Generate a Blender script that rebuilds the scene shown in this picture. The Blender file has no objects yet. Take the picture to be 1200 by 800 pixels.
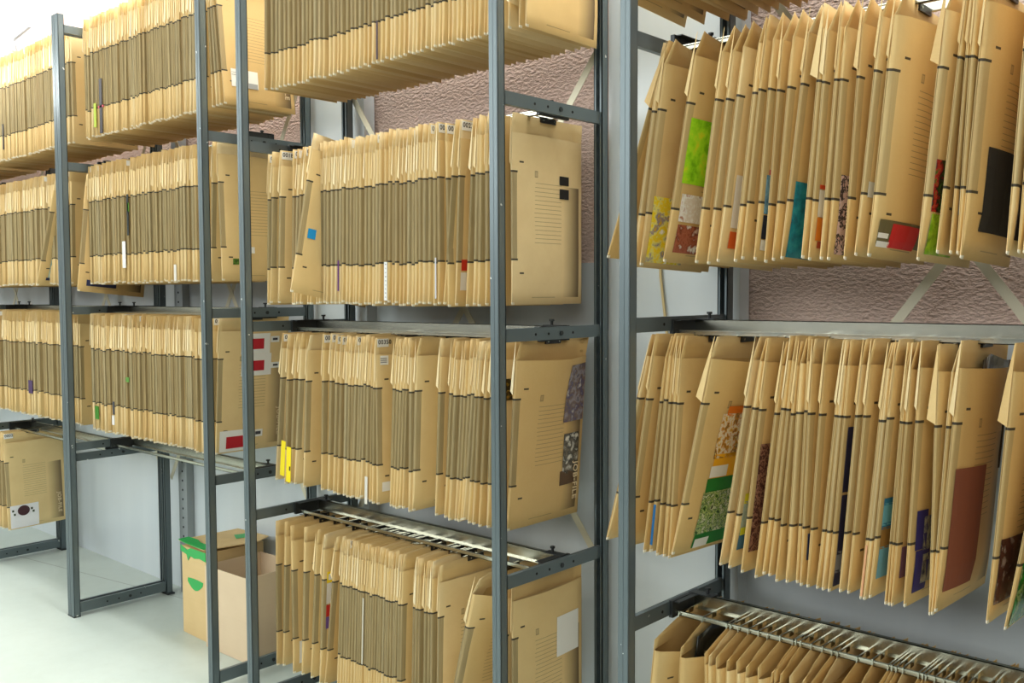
import bpy, bmesh, math, random
from mathutils import Vector, Matrix
R = random.Random(7)
C = bpy.context.scene.collection
S = bpy.context.scene
EYE = 1.6                                   # camera height above the floor

# ------------------------------------------------------------------ camera
RT = Vector((0.7406, 0.6719, -0.0053)); UP = Vector((-0.0297, 0.0407, 0.9987)); FW = Vector((-0.6713, 0.7396, -0.0500))
FW.normalize(); RT = (RT - FW * RT.dot(FW)).normalized(); UP = RT.cross(FW)
FPX, CX, CY = 1113.05, 600.05, 398.55
cam_data = bpy.data.cameras.new('camera'); cam = bpy.data.objects.new('camera', cam_data); C.objects.link(cam)
cam.matrix_world = Matrix(((RT.x, UP.x, -FW.x, 0), (RT.y, UP.y, -FW.y, 0), (RT.z, UP.z, -FW.z, EYE), (0, 0, 0, 1)))
cam_data.sensor_width = 36; cam_data.lens = 36 * FPX / 1200
cam_data.shift_y = (CY - 400) / 1200; cam_data.clip_start = 0.05
S.camera = cam

def x_at(px, y, z):
    """X of the point at depth y and height z (both from the eye) seen in picture column px."""
    k = (px - CX) / FPX; v = RT - FW * k
    return -(y * v.y + z * v.z) / v.x
def on_x(px, py, x):
    d = FW + RT * ((px - CX) / FPX) - UP * ((py - CY) / FPX)
    return d * (x / d.x)

# ------------------------------------------------------------------ materials
def new_mat(name):
    m = bpy.data.materials.new(name); m.use_nodes = True
    return m, m.node_tree, m.node_tree.nodes['Principled BSDF']
class NT:
    def __init__(s, nt): s.nt = nt
    def node(s, t, **kw):
        n = s.nt.nodes.new(t)
        for k, v in kw.items(): setattr(n, k, v)
        return n
    def put(s, sock, v):
        if isinstance(v, bpy.types.NodeSocket): s.nt.links.new(v, sock)
        elif v is not None: sock.default_value = v
    def m(s, op, a, b=None, c=None):
        n = s.node('ShaderNodeMath', operation=op)
        for i, v in enumerate((a, b, c)):
            if v is not None: s.put(n.inputs[i], v)
        return n.outputs[0]
    def between(s, x, a, b): return s.m('MULTIPLY', s.m('GREATER_THAN', x, a), s.m('LESS_THAN', x, b))
    def near(s, x, c, h): return s.m('LESS_THAN', s.m('ABSOLUTE', s.m('SUBTRACT', x, c)), h)
    def AND(s, *a):
        r = a[0]
        for b in a[1:]: r = s.m('MULTIPLY', r, b)
        return r
    def OR(s, *a):
        r = a[0]
        for b in a[1:]: r = s.m('MAXIMUM', r, b)
        return r
    def mix(s, f, a, b):
        n = s.node('ShaderNodeMix', data_type='RGBA')
        s.put(n.inputs[0], f); s.put(n.inputs[6], a); s.put(n.inputs[7], b)
        return n.outputs[2]
    def noise(s, vec, scale, detail=3, rough=.5):
        n = s.node('ShaderNodeTexNoise'); s.put(n.inputs['Vector'], vec)
        n.inputs['Scale'].default_value = scale; n.inputs['Detail'].default_value = detail; n.inputs['Roughness'].default_value = rough
        return n.outputs['Fac'], n.outputs['Color']
    def ramp(s, f, stops, interp='LINEAR'):
        n = s.node('ShaderNodeValToRGB'); n.color_ramp.interpolation = interp
        e = n.color_ramp.elements
        while len(e) < len(stops): e.new(.5)
        for i, (p, c) in enumerate(stops): e[i].position = p; e[i].color = (*c, 1)
        s.put(n.inputs[0], f); return n.outputs[0]
    def bump(s, h, strength, dist, bsdf):
        n = s.node('ShaderNodeBump'); n.inputs['Strength'].default_value = strength; n.inputs['Distance'].default_value = dist
        s.put(n.inputs['Height'], h); s.nt.links.new(n.outputs[0], bsdf.inputs['Normal'])
def lin(r, g, b):
    f = lambda v: (v / 255 / 12.92) if v / 255 <= .04045 else ((v / 255 + .055) / 1.055) ** 2.4
    return (f(r), f(g), f(b))
def plain(name, col, rough=.6, metal=0, noise=0, nscale=40):
    m, nt, b = new_mat(name); b.inputs['Roughness'].default_value = rough; b.inputs['Metallic'].default_value = metal
    if noise:
        t = NT(nt); co = t.node('ShaderNodeTexCoord').outputs['Object']
        f, _ = t.noise(co, nscale, 4)
        t.put(b.inputs['Base Color'], t.mix(f, (*[c * (1 - noise) for c in col], 1), (*[min(1, c * (1 + noise)) for c in col], 1)))
    else: b.inputs['Base Color'].default_value = (*col, 1)
    return m

BW, BH, RIM = 0.34, 0.575, 0.058            # job bag: depth, height, how far the header stands above the pocket
Z1, Z2 = -0.174, -0.438                     # ends of the printed grey edge band
def kraft(name, printed=True, tone=(1, 1, 1), ink_=1.0):
    m, nt, b = new_mat(name); t = NT(nt)
    b.inputs['Roughness'].default_value = .62
    uv = t.node('ShaderNodeUVMap', uv_map='bag').outputs[0]
    s1 = t.node('ShaderNodeSeparateXYZ'); nt.links.new(uv, s1.inputs[0]); u, v = s1.outputs[0], s1.outputs[1]
    uv2 = t.node('ShaderNodeUVMap', uv_map='side').outputs[0]
    s2 = t.node('ShaderNodeSeparateXYZ'); nt.links.new(uv2, s2.inputs[0]); side, rnd0 = s2.outputs[0], s2.outputs[1]
    rnd = t.m('FRACT', t.m('ADD', rnd0, t.node('ShaderNodeObjectInfo').outputs['Random']))
    d = t.m('ADD', u, BW / 2)               # distance from the front edge
    cmb = t.node('ShaderNodeCombineXYZ'); nt.links.new(u, cmb.inputs[0]); nt.links.new(v, cmb.inputs[1])
    t.put(cmb.inputs[2], t.m('MULTIPLY', rnd, 37.0)); co = cmb.outputs[0]
    T = lambda c: (*[x * y for x, y in zip(c, tone)], 1)
    base = t.ramp(rnd, [(0, T(lin(208, 172, 108))[:3]), (.3, T(lin(224, 194, 132))[:3]), (.7, T(lin(229, 201, 142))[:3]), (1, T(lin(238, 217, 168))[:3])])
    f1, _ = t.noise(co, 9, 4, .6); f2, _ = t.noise(co, 260, 2)
    base = t.mix(t.m('MULTIPLY', t.m('SUBTRACT', f1, .35), .55), base, T(lin(192, 152, 92)))
    base = t.mix(t.m('MULTIPLY', f2, .22), base, T(lin(235, 210, 165)))
    if printed:
        mv = t.node('ShaderNodeMapping'); mv.inputs['Scale'].default_value = (420, 9, 1); nt.links.new(co, mv.inputs[0])
        gs, _ = t.noise(mv.outputs[0], 1, 3)
        band = t.AND(t.m('LESS_THAN', d, .0215), t.between(v, Z2, Z1))
        base = t.mix(t.m('MULTIPLY', band, t.m('MULTIPLY', t.m('ADD', t.m('MULTIPLY', gs, .55), .36), ink_)), base, (*lin(112, 102, 72), 1))
        ticks = t.AND(t.m('LESS_THAN', d, .0245), t.OR(t.near(v, Z1, .0029), t.near(v, Z2, .0029)))
        dash = t.AND(t.between(d, .032, .050), t.OR(t.near(v, Z1 + .030, .0027), t.near(v, Z2 - .041, .0027)))
        ink = t.OR(ticks, dash)
        f3, _ = t.noise(co, 30, 3)
        saw = t.m('FRACT', t.m('DIVIDE', t.m('SUBTRACT', v, Z1 - .03), .0130))
        lines = t.AND(t.between(d, t.m('ADD', t.m('MULTIPLY', f3, .02), .088), .226), t.between(v, Z1 - .215, Z1 - .026), t.m('LESS_THAN', saw, .13))
        icon = t.AND(t.between(d, .098, .112), t.between(v, Z1 - .012, Z1 + .008), t.m('SUBTRACT', 1, t.m('MULTIPLY', t.AND(t.between(d, .1000, .1100), t.between(v, Z1 - .009, Z1 + .005)), .45)))
        foot = t.AND(t.between(d, .09, .2), t.near(v, -BH + .022, .0012))
        face = t.OR(t.m('MULTIPLY', lines, .55), t.m('MULTIPLY', icon, .6), t.m('MULTIPLY', foot, .45))
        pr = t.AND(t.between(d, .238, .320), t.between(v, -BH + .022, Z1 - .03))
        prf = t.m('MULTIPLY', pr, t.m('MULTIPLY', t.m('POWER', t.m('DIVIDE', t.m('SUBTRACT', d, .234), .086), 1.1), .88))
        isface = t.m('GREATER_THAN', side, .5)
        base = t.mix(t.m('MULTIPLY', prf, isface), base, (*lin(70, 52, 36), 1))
        base = t.mix(t.m('MULTIPLY', face, isface), base, (*lin(92, 78, 58), 1))
        base = t.mix(t.m('MULTIPLY', ink, .93), base, (.012, .011, .01, 1))
        tip = t.AND(t.m('LESS_THAN', v, -BH + .0075), t.m('LESS_THAN', d, .012))
        base = t.mix(t.m('MULTIPLY', tip, .8), base, (*lin(250, 244, 226), 1))
    t.put(b.inputs['Base Color'], base)
    t.bump(f2, .12, .002, b)
    return m
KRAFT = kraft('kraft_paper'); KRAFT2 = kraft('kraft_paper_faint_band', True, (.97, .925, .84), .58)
INNER = kraft('kraft_paper_pale', False, (1.05, 1.12, 1.30)); WING = kraft('kraft_paper_unprinted', False)

STEEL = plain('painted_grey_steel', lin(102, 114, 118), .38, .45, .06, 6)
def chips(m):                               # paint scuffs that show pale primer
    nt = m.node_tree; t = NT(nt); b = nt.nodes['Principled BSDF']; co = t.node('ShaderNodeTexCoord').outputs['Object']
    f, _ = t.noise(co, 34, 2, .4); g, _ = t.noise(co, 5, 1)
    k = t.AND(t.m('GREATER_THAN', f, .735), t.m('GREATER_THAN', g, .52)); old = b.inputs['Base Color'].links[0].from_socket
    t.put(b.inputs['Base Color'], t.mix(k, old, (*lin(222, 226, 224), 1)))
chips(STEEL)
DARK = plain('dark_bracket_steel', lin(48, 52, 54), .45, .3)
HOLE = plain('hole_shadow', (.006, .006, .006), .9)
GALV = plain('galvanised_steel', lin(190, 190, 176), .26, 1.0, .10, 18)
STRAP = plain('zinc_strap', lin(206, 202, 178), .42, .35, .06, 10)
BLACK = plain('black_plastic', (.014, .013, .012), .35)
PAPER = plain('white_paper', lin(240, 240, 236), .6)
INK = plain('black_ink', (.015, .015, .018), .6)
CREAM = plain('cream_ink', lin(226, 205, 165), .6)

def image_mat(name, cols, scale=35, rough=.25, seed=0., sharp=False, kind='noise'):
    m, nt, b = new_mat(name); t = NT(nt); b.inputs['Roughness'].default_value = rough
    uv = t.node('ShaderNodeUVMap', uv_map='bag').outputs[0]
    mp = t.node('ShaderNodeMapping'); mp.inputs['Location'].default_value = (seed, seed * 1.7, seed); nt.links.new(uv, mp.inputs[0])
    if kind == 'voronoi':
        n = t.node('ShaderNodeTexVoronoi'); n.inputs['Scale'].default_value = scale; nt.links.new(mp.outputs[0], n.inputs['Vector'])
        sp = t.node('ShaderNodeSeparateColor'); nt.links.new(n.outputs['Color'], sp.inputs[0]); f = sp.outputs[0]
    else:
        f, _ = t.noise(mp.outputs[0], scale, 4, .55)
        f = t.m('ADD', t.m('MULTIPLY', t.m('SUBTRACT', f, .5), 2.3), .5)
    k = len(cols); stops = [((i + .5 if not sharp else i) / k, lin(*c)) for i, c in enumerate(cols)]
    t.put(b.inputs['Base Color'], t.ramp(f, stops, 'CONSTANT' if sharp else 'LINEAR'))
    return m
_flat = {}
def flat(r, g, b, rough=.55):
    k = (r, g, b, rough)
    if k not in _flat: _flat[k] = plain('ink_%02x%02x%02x' % (r, g, b), lin(r, g, b), rough)
    return _flat[k]

# ------------------------------------------------------------------ mesh helpers
def mesh_from(name, verts, faces, mats, fm=None, smooth=False):
    me = bpy.data.meshes.new(name); me.from_pydata(verts, [], faces)
    for m in mats: me.materials.append(m)
    if fm: me.polygons.foreach_set('material_index', fm)
    if smooth: me.polygons.foreach_set('use_smooth', [True] * len(faces))
    me.update(); return me
def link(name, me, parent=None, loc=(0, 0, 0), rot=(0, 0, 0)):
    o = bpy.data.objects.new(name, me); C.objects.link(o); o.location = loc; o.rotation_euler = rot
    if parent: o.parent = parent
    return o
def tag(o, label=None, cat=None, group=None, kind=None):
    if label: o['label'] = label
    if cat: o['category'] = cat
    if group: o['group'] = group
    if kind: o['kind'] = kind
    return o
def empty(name, loc=(0, 0, 0), rot=(0, 0, 0)):
    o = bpy.data.objects.new(name, None); C.objects.link(o); o.location = loc; o.rotation_euler = rot; o.empty_display_size = .05
    return o
class MB:
    """collects simple solids into one mesh"""
    def __init__(s): s.v = []; s.f = []; s.m = []
    def box(s, x0, x1, y0, y1, z0, z1, mi=0, cham=0):
        if cham:
            c = cham; n = len(s.v)
            prof = [(x0 + c, y0), (x1 - c, y0), (x1, y0 + c), (x1, y1 - c), (x1 - c, y1), (x0 + c, y1), (x0, y1 - c), (x0, y0 + c)]
            s.v += [(x, y, z0) for x, y in prof] + [(x, y, z1) for x, y in prof]
            s.f += [tuple(n + i for i in range(7, -1, -1)), tuple(n + 8 + i for i in range(8))] + [(n + i, n + (i + 1) % 8, n + 8 + (i + 1) % 8, n + 8 + i) for i in range(8)]
            s.m += [mi] * 10; return
        n = len(s.v)
        s.v += [(x, y, z) for z in (z0, z1) for y in (y0, y1) for x in (x0, x1)]
        s.f += [(n + a, n + b, n + c, n + d) for a, b, c, d in ((0, 2, 3, 1), (4, 5, 7, 6), (0, 1, 5, 4), (2, 6, 7, 3), (0, 4, 6, 2), (1, 3, 7, 5))]
        s.m += [mi] * 6
    def cyl(s, c, axis, r, h, mi=0, n=10):
        a = 'xyz'.index(axis); k = len(s.v); p, q = [i for i in range(3) if i != a]
        for e in (0, h):
            for i in range(n):
                w = [0, 0, 0]; w[a] = c[a] + e; w[p] = c[p] + r * math.cos(2 * math.pi * i / n); w[q] = c[q] + r * math.sin(2 * math.pi * i / n)
                s.v.append(tuple(w))
        s.f += [tuple(k + i for i in range(n)), tuple(k + n + i for i in reversed(range(n)))] + [(k + i, k + n + i, k + n + (i + 1) % n, k + (i + 1) % n) for i in range(n)]
        s.m += [mi] * (n + 2)
    def bar(s, p, q, w, t, mi=0, up=(0, 1, 0)):
        p, q = Vector(p), Vector(q); d = (q - p).normalized(); u = Vector(up); sdir = d.cross(u).normalized(); u = sdir.cross(d)
        k = len(s.v)
        for e in (p, q):
            for a, b in ((-1, -1), (1, -1), (1, 1), (-1, 1)): s.v.append(tuple(e + sdir * a * w / 2 + u * b * t / 2))
        s.f += [(k, k + 1, k + 2, k + 3), (k + 7, k + 6, k + 5, k + 4)] + [(k + i, k + 4 + i, k + 4 + (i + 1) % 4, k + (i + 1) % 4) for i in range(4)]
        s.m += [mi] * 6
    def build(s, name, mats, parent=None, loc=(0, 0, 0), rot=(0, 0, 0)):
        me = mesh_from(name, s.v, s.f, mats, s.m)
        bm = bmesh.new(); bm.from_mesh(me); bmesh.ops.recalc_face_normals(bm, faces=bm.faces); bm.to_mesh(me); bm.free()
        return link(name, me, parent, loc, rot)
_text = {}
def text_mesh(txt, size):
    if (txt, size) not in _text:
        cu = bpy.data.curves.new('txt', 'FONT'); cu.space_character = 1.12; cu.body = txt; cu.size = size; cu.extrude = .0002; cu.align_x = 'LEFT'; cu.align_y = 'BOTTOM'; cu.offset = size * .018
        o = bpy.data.objects.new('txt', cu); C.objects.link(o)
        dg = bpy.context.evaluated_depsgraph_get(); me = bpy.data.meshes.new_from_object(o.evaluated_get(dg))
        bpy.data.objects.remove(o); bpy.data.curves.remove(cu); _text[(txt, size)] = me
    return _text[(txt, size)]

# ------------------------------------------------------------------ the setting
WY = 2.575                                  # wall plane
XA, XB, Xb, XC, XD = -4.728, -3.428, -3.139, -1.8385, -1.3939
X0R = XA - .037; XZ = X0R - 1.30; XE = XD + 1.30
Y0, DEP, PW = 1.968, .522, .0325

def plaster():
    m, nt, b = new_mat('rough_plaster'); t = NT(nt); b.inputs['Roughness'].default_value = .8
    co = t.node('ShaderNodeTexCoord').outputs['Object']
    mp = t.node('ShaderNodeMapping'); mp.inputs['Scale'].default_value = (1, 1, 1.9); nt.links.new(co, mp.inputs[0])
    f, _ = t.noise(mp.outputs[0], 58, 4, .55); g, _ = t.noise(co, 1.6, 2)
    t.put(b.inputs['Base Color'], t.mix(g, (*lin(214, 187, 174), 1), (*lin(228, 204, 190), 1)))
    t.bump(t.m('POWER', f, 1.6), 1.0, .020, b); return m
def smooth_panel():
    m, nt, b = new_mat('smooth_wall_panel'); t = NT(nt); b.inputs['Roughness'].default_value = .34
    co = t.node('ShaderNodeTexCoord').outputs['Object']
    mp = t.node('ShaderNodeMapping'); mp.inputs['Scale'].default_value = (9, 9, .35); nt.links.new(co, mp.inputs[0])
    f, _ = t.noise(mp.outputs[0], 1, 3); g, _ = t.noise(co, 3, 3)
    c = t.mix(f, (*lin(182, 194, 202), 1), (*lin(202, 211, 216), 1))
    t.put(b.inputs['Base Color'], t.mix(t.m('MULTIPLY', g, .3), c, (*lin(214, 216, 208), 1)))
    return m
def concrete():
    m, nt, b = new_mat('pale_floor_coating'); t = NT(nt); b.inputs['Roughness'].default_value = .38
    co = t.node('ShaderNodeTexCoord').outputs['Object']
    f, _ = t.noise(co, 2.2, 5, .6); g, _ = t.noise(co, 14, 4, .7)
    c = t.mix(f, (*lin(180, 192, 186), 1), (*lin(199, 210, 204), 1))
    c = t.mix(t.m('MULTIPLY', t.m('POWER', g, 3.0), .5), c, (*lin(160, 168, 158), 1))
    sx = t.node('ShaderNodeSeparateXYZ'); nt.links.new(co, sx.inputs[0])
    # a joint in the slab
    j = t.near(t.m('ADD', sx.outputs[1], t.m('MULTIPLY', sx.outputs[0], -.17)), JOINT, .0035)
    t.put(b.inputs['Base Color'], t.mix(t.m('MULTIPLY', j, .6), c, (*lin(120, 126, 118), 1)))
    t.bump(g, .05, .004, b); return m
PL, SM = plaster(), smooth_panel(); WHITE = plain('white_ceiling_paint', lin(244, 246, 244), .7)
JOINT = 2.33 + .17 * 5.5

def struct(name, mb, mats, loc=(0, 0, 0)):
    return tag(mb.build(name, mats, None, loc), kind='structure')
b = MB(); b.box(-12, 5, -6, WY + .25, -.1, 0); struct('floor', b, [concrete()])
b = MB(); b.box(-12, XD, WY, WY + .2, 0, EYE + .10); b.box(XD, 5, WY, WY + .2, 0, EYE - .095); struct('wall_back', b, [SM])
b = MB(); b.box(-12, XD, WY + .012, WY + .2, EYE + .10, 4.2); b.box(XD, 5, WY + .012, WY + .2, EYE - .095, 4.2); struct('wall_back_upper', b, [PL])
b = MB()
for x0, x1 in ((XB - .05, Xb + .035), (XC - .02, XD + .012)): b.box(x0, x1, WY - .055, WY, 0, 4.2)
struct('trim_pilasters', b, [SM])
b = MB(); b.box(-12.2, -12, -6, WY + .2, 0, 4.2); struct('wall_left', b, [WHITE])
b = MB(); b.box(-12, 5, -6, WY + .2, 4.2, 4.3); struct('ceiling', b, [WHITE])
# roof rafter with its brace, seen top left
b = MB()
def ray_y(px, py, y):
    d = FW + RT * ((px - CX) / FPX) - UP * ((py - CY) / FPX); d = d * (y / d.y); return (d.x, d.y, d.z + EYE)
b.bar(ray_y(-14, -60, 2.40), ray_y(19, 95, 2.40), .09, .06); b.bar(ray_y(2, -20, 2.36), ray_y(16, 60, 2.36), .012, .02)
b.bar(ray_y(14, 47, 2.40), ray_y(35, 30, 2.40), .02, .02)
struct('trim_rafter', b, [plain('rafter_paint', lin(150, 156, 160), .5)])
# perforated wall post beside the bare left bay
w = empty('wall_post', (-4.675, WY - .03, 0)); tag(w, 'grey perforated steel post on the wall, behind the cartons\' left', 'post')
b = MB(); b.box(-.042, .042, -.012, .028, 0, 2.6); post_mat = plain('light_grey_steel', lin(150, 158, 160), .5, .2)
b.build('post_body', [post_mat], w)
b = MB()
for i in range(48): b.cyl((.0, -.0135, .06 + i * .05), 'y', .006, .002, 0, 8)
b.build('slot_holes', [HOLE], w)

# ------------------------------------------------------------------ racks
def make_post(parent, x, y, top, back):
    """C-profile upright; the open side with its keyholes faces into the frame"""
    b = MB(); w = PW; t = .003; yo = y if not back else y + w
    if not back:
        b.box(x - w, x, y, y + t + .004, 0, top, 0, .0018)               # web, to the aisle
        b.box(x - w, x - w + t, y + t, y + w, 0, top); b.box(x - t, x, y + t, y + w, 0, top)
        b.box(x - w, x - w + .010, y + w - t, y + w, 0, top); b.box(x - .010, x, y + w - t, y + w, 0, top)
        b.box(x - w - .001, x + .001, y - .001, y + w + .001, 0, .006, 1)
        b.box(x - w * .5 - .0012, x - w * .5 + .0012, y - .0008, y + .001, 0, top, 0)
    else:
        b.box(x - t, x, y, y + w, 0, top); b.box(x - w, x - w + t, y, y + w, 0, top)
        b.box(x - w, x - w + .008, y, y + t, 0, top); b.box(x - .009, x, y, y + t, 0, top)
        b.box(x - w, x - w * .66, y + w - t, y + w, 0, top); b.box(x - w * .34, x, y + w - t, y + w, 0, top)
        z = 0
        while z < top - .03:
            b.box(x - w * .66, x - w * .34, y + w - t, y + w, z, min(top, z + .036)); z += .05
        b.box(x - w - .012, x + .014, y - .002, y + w + .006, 0, .008, 1)
    return b.build('post', [STEEL, DARK], parent)
def make_bar(parent, x, z, h=.0385, name='crossbar'):
    b = MB(); y1 = Y0 + DEP - PW
    b.box(x - .0235, x - .009, Y0 + PW * .6, y1 + .004, z - h, z)
    b.box(x - .009, x - .0085, Y0 + PW * .6, y1, z - h, z)
    for f in (.27, .385, .50, .61): b.cyl((x - .0086, Y0 + DEP * (f + .06), z - h * .52), 'x', .0042, .0009, 1, 10)
    b.cyl((x - .0090, Y0 + DEP * .56, z - h * .52), 'x', .0078, .004, 2, 6)
    # hook plates where the bar meets the back upright
    b.box(x - .006, x - .0045, y1 + .001, y1 + .018, z - h - .028, z + .026)
    return b.build(name, [STEEL, HOLE, DARK], parent)
def make_frame(parent, x, top, bars, lean=0):
    f = empty('end_frame', (0, 0, 0)); f.parent = parent
    if lean:
        f.location = (x, 0, 0); f.rotation_euler = (0, lean, 0); x = 0
    make_post(f, x, Y0, top, False); make_post(f, x, Y0 + DEP - PW, top, True)
    for z in bars: make_bar(f, x, z)
    make_bar(f, x, .068, .050, 'base_bar')
    return f
RF, RB = 2.196, 2.288                        # the two lips of a hanging rail
def make_rail(parent, x0, x1, z):
    """channel with a low front lip and a tall rear web; bags hang from strips laid across it"""
    b = MB(); y0 = .0; zb = z - .040
    b.box(x0, x1, RF, RF + .0022, zb, zb + .014); b.box(x0, x1, RF, RF + .012, zb, zb + .0018)
    b.box(x0, x1, RF - .005, RF, zb + .011, zb + .014)
    b.box(x0, x1, RB, RB + .0022, zb, z); b.box(x0, x1, RB - .012, RB, zb, zb + .0018)
    b.box(x0, x1, RB, RB + .014, z - .002, z); b.box(x0, x1, RB + .012, RB + .014, z - .008, z)
    r = b.build('hanging_rail', [GALV], parent)
    for x, s in ((x0, 1), (x1, -1)):
        k = MB()
        k.box(min(x, x + s * .012), max(x, x + s * .012), RF - .02, RB + .03, z - .044, z + .002)
        k.box(min(x, x + s * .075), max(x, x + s * .075), RB - .012, RB + .018, z, z + .003)
        k.box(min(x, x + s * .03), max(x, x + s * .03), RF - .012, RB + .02, z - .002, z + .001)
        k.cyl((x + s * .052, RB + .006, z + .003), 'z', .0045, .014, 0, 8); k.cyl((x + s * .052, RB + .006, z + .015), 'z', .0085, .006, 0, 6)
        kb = k.build('rail_bracket', [DARK], r)
    return r
def make_brace(parent, xa, xb, zs):
    p = []
    for z0, z1 in zs:
        for a, c in (((xa, 0, z1), (xb, 0, z0)), ((xa, 0, z0), (xb, 0, z1))):
            b = MB(); yy = Y0 + DEP + (.003 if a[2] > c[2] else .0065)
            b.bar((a[0], yy, a[2]), (c[0], yy, c[2]), .025, .0022)
            p.append(b.build('diagonal_brace', [STRAP], parent))
    return p
def rack(label, xl, xr, top, bars_l, bars_r, rails, braces, lean=0):
    t = empty('bag_rack', (0, 0, 0)); tag(t, label, 'storage rack', 'steel bag racks along the wall')
    if xl is not None: make_frame(t, xl, top, bars_l, lean)
    if xr is not None: make_frame(t, xr, top, bars_r)
    for x0, x1, z in rails: make_rail(t, x0, x1, z)
    make_brace(t, *braces)
    return t
E_ = EYE
lv = {'r1': (1.307, .647, -.0575, -.732), 'r2': (1.383, .5745, -.1045, -.8275), 'r3': (1.37, .657, -.066, -.844)}
Z = lambda *a: [E_ + v for v in a]
br = lambda xl, xr: (xl - .0, xr - PW, [(E_ - .98, E_ + 1.0)])
tops1 = E_ + 1.354
rails1 = lambda xl, xr, rows: [(xl, xr - .022, E_ + z) for z in rows]
rack('far bag rack running out of the picture, left of the bare bay', XZ, X0R, tops1, Z(1.307, .647, -.0575, -.765), Z(1.307, .647, -.0575, -.79),
     rails1(XZ - .008, X0R, (1.368, .668, -.058, -.765)), br(XZ, X0R))
rack('unseen bag rack added past the far rack to shade the wall', XZ - .037 - 1.30, XZ - .037, tops1, Z(1.307, .647, -.0575, -.765), Z(1.307, .647, -.0575, -.765),
     rails1(XZ - 1.345, XZ - .037, (1.368, .668, -.058)), br(XZ - 1.337, XZ - .037))  # out-of-view rack, added to carry bags that shade the left wall
rack('bag rack with an empty bottom bay standing over the cartons', XA, XB, tops1, Z(1.307, .647, -.0575, -.731), Z(1.307, .647, -.0575, -.731),
     rails1(XA - .008, XB, (1.368, .668, -.058, -.731)), br(XA, XB))
rack('middle bag rack with four full tiers of kraft bags', Xb, XC, E_ + 1.5, Z(1.40, .5745, -.1045, -.8265), Z(1.40, .5745, -.1045, -.8265),
     rails1(Xb - .008, XC, (1.383, .5745, -.1045, -.8265)), (Xb, XC - PW, [(E_ - .90, E_ + .80)]))
rack('nearest bag rack at the right with widely spaced bags', XD, XE, E_ + 1.5, Z(1.40, .657, -.066, -.843), Z(1.40, .657, -.066, -.843),
     rails1(XD - .008, XE, (1.37, .677, -.076, -.843)), (XD, XE - PW, [(E_ - .72, E_ + .98)]), .004)

# hanging cord on the pilaster behind the right rack
b = MB(); pts = [(-1.655, WY - .062, E_ + .20), (-1.652, WY - .064, E_ + .05), (-1.636, WY - .064, E_ - .07), (-1.60, WY - .062, E_ - .35)]
for p, q in zip(pts, pts[1:]): b.bar(p, q, .008, .004)
tag(b.build('hanging_rope', [plain('tan_rope', lin(188, 170, 124), .7)]), 'tan rope hanging on the pale pilaster behind the right rack', 'rope')

# ------------------------------------------------------------------ job bags
def thick(T, v):                             # pocket thickness from rim (0) to bottom fold (1)
    return T * (1 - .25 * v - .62 * max(0, (v - .8) / .2) ** 1.6)
def face_x(T, e, y, z, open_=0.):
    v = min(1, max(0, (-z - RIM) / (BH - RIM))); s = (y + BW / 2) / BW
    s = min(1, max(0, s)); k = thick(T, v) + open_ * max(0, 1 - v * 2.2) ** 2 * math.sin(math.pi * s)
    return k * (e + (1 - e) * math.sin(math.pi * s) ** .75)
YS = [-.165, -.135, -.09, -.03, .03, .09, .135, .165]
VS = [0, .06, .14, .25, .4, .55, .7, .82, .92, 1]
def pocket_geo(T, e, open_, seed, jig=.0005):
    r = random.Random(seed); V, F, U, D = [], [], [], []
    n = len(YS) + 6
    for v in VS:
        z = -RIM - v * (BH - RIM); row = []
        t0 = thick(T, v) * e
        wob = lambda: r.uniform(-jig, jig)
        row.append((.0004, -BW / 2 + .002, 0)); row.append((t0 * .45, -BW / 2 + wob() * .3, 0))
        for y in YS: row.append((face_x(T, e, y, z, open_) + wob(), y, 1))
        row.append((t0 * .45, BW / 2, 0)); row.append((.0004, BW / 2 - .005, 0)); row.append((.0006, .08, 0)); row.append((.0006, -.08, 0))
        for x, y, s in row: V.append((x, y, z + (wob() * .6 if v in (0,) else 0)))
        D.append([s for *_, s in row])
    lab = []
    for i in range(len(VS) - 1):
        for j in range(n):
            k = (j + 1) % n
            F.append((i * n + j, i * n + k, (i + 1) * n + k, (i + 1) * n + j)); lab.append(1 if 1 <= j <= len(YS) + 1 else 0)
    F.append(tuple((len(VS) - 1) * n + j for j in range(n))); lab.append(0)
    return V, F, lab
def sheet_geo(curl, seed, hole=False):
    ys = [-.17, -.15, -.11, -.06, 0, .06, .12, .17]; zs = [0, -.03, -.058, -.12, -.2, -.35, -.5, -BH + .002]
    V, F = [], []; r = random.Random(seed)
    for k in (0, -1):
        for z in zs:
            for y in ys:
                c = curl * max(0, (-y - .03) / .14) ** 2 * max(0, 1 + z / .07) + curl * .5 * max(0, (y - .06) / .11) ** 2 * max(0, 1 + z / .07)
                V.append((c + k * .0011, y, z + (r.uniform(-.0015, .001) - (max(0, (abs(y) - .05) / .12) * .028 if hole else 0) if z == 0 else 0)))
    n, h = len(ys), len(zs); N = n * h
    for i in range(h - 1):
        for j in range(n - 1):
            a = i * n + j; q = (a, a + n, a + n + 1, a + 1); F.append(q); F.append(tuple(x + N for x in reversed(q)))
    for i in range(h - 1):
        for j in (0, n - 1):
            a = i * n + j; F.append((a, a + N, a + n + N, a + n))
    for j in range(n - 1):
        for i in (0, h - 1):
            a = i * n + j; F.append((a, a + 1, a + 1 + N, a + N))
    return V, F, [0] * len(F)
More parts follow.
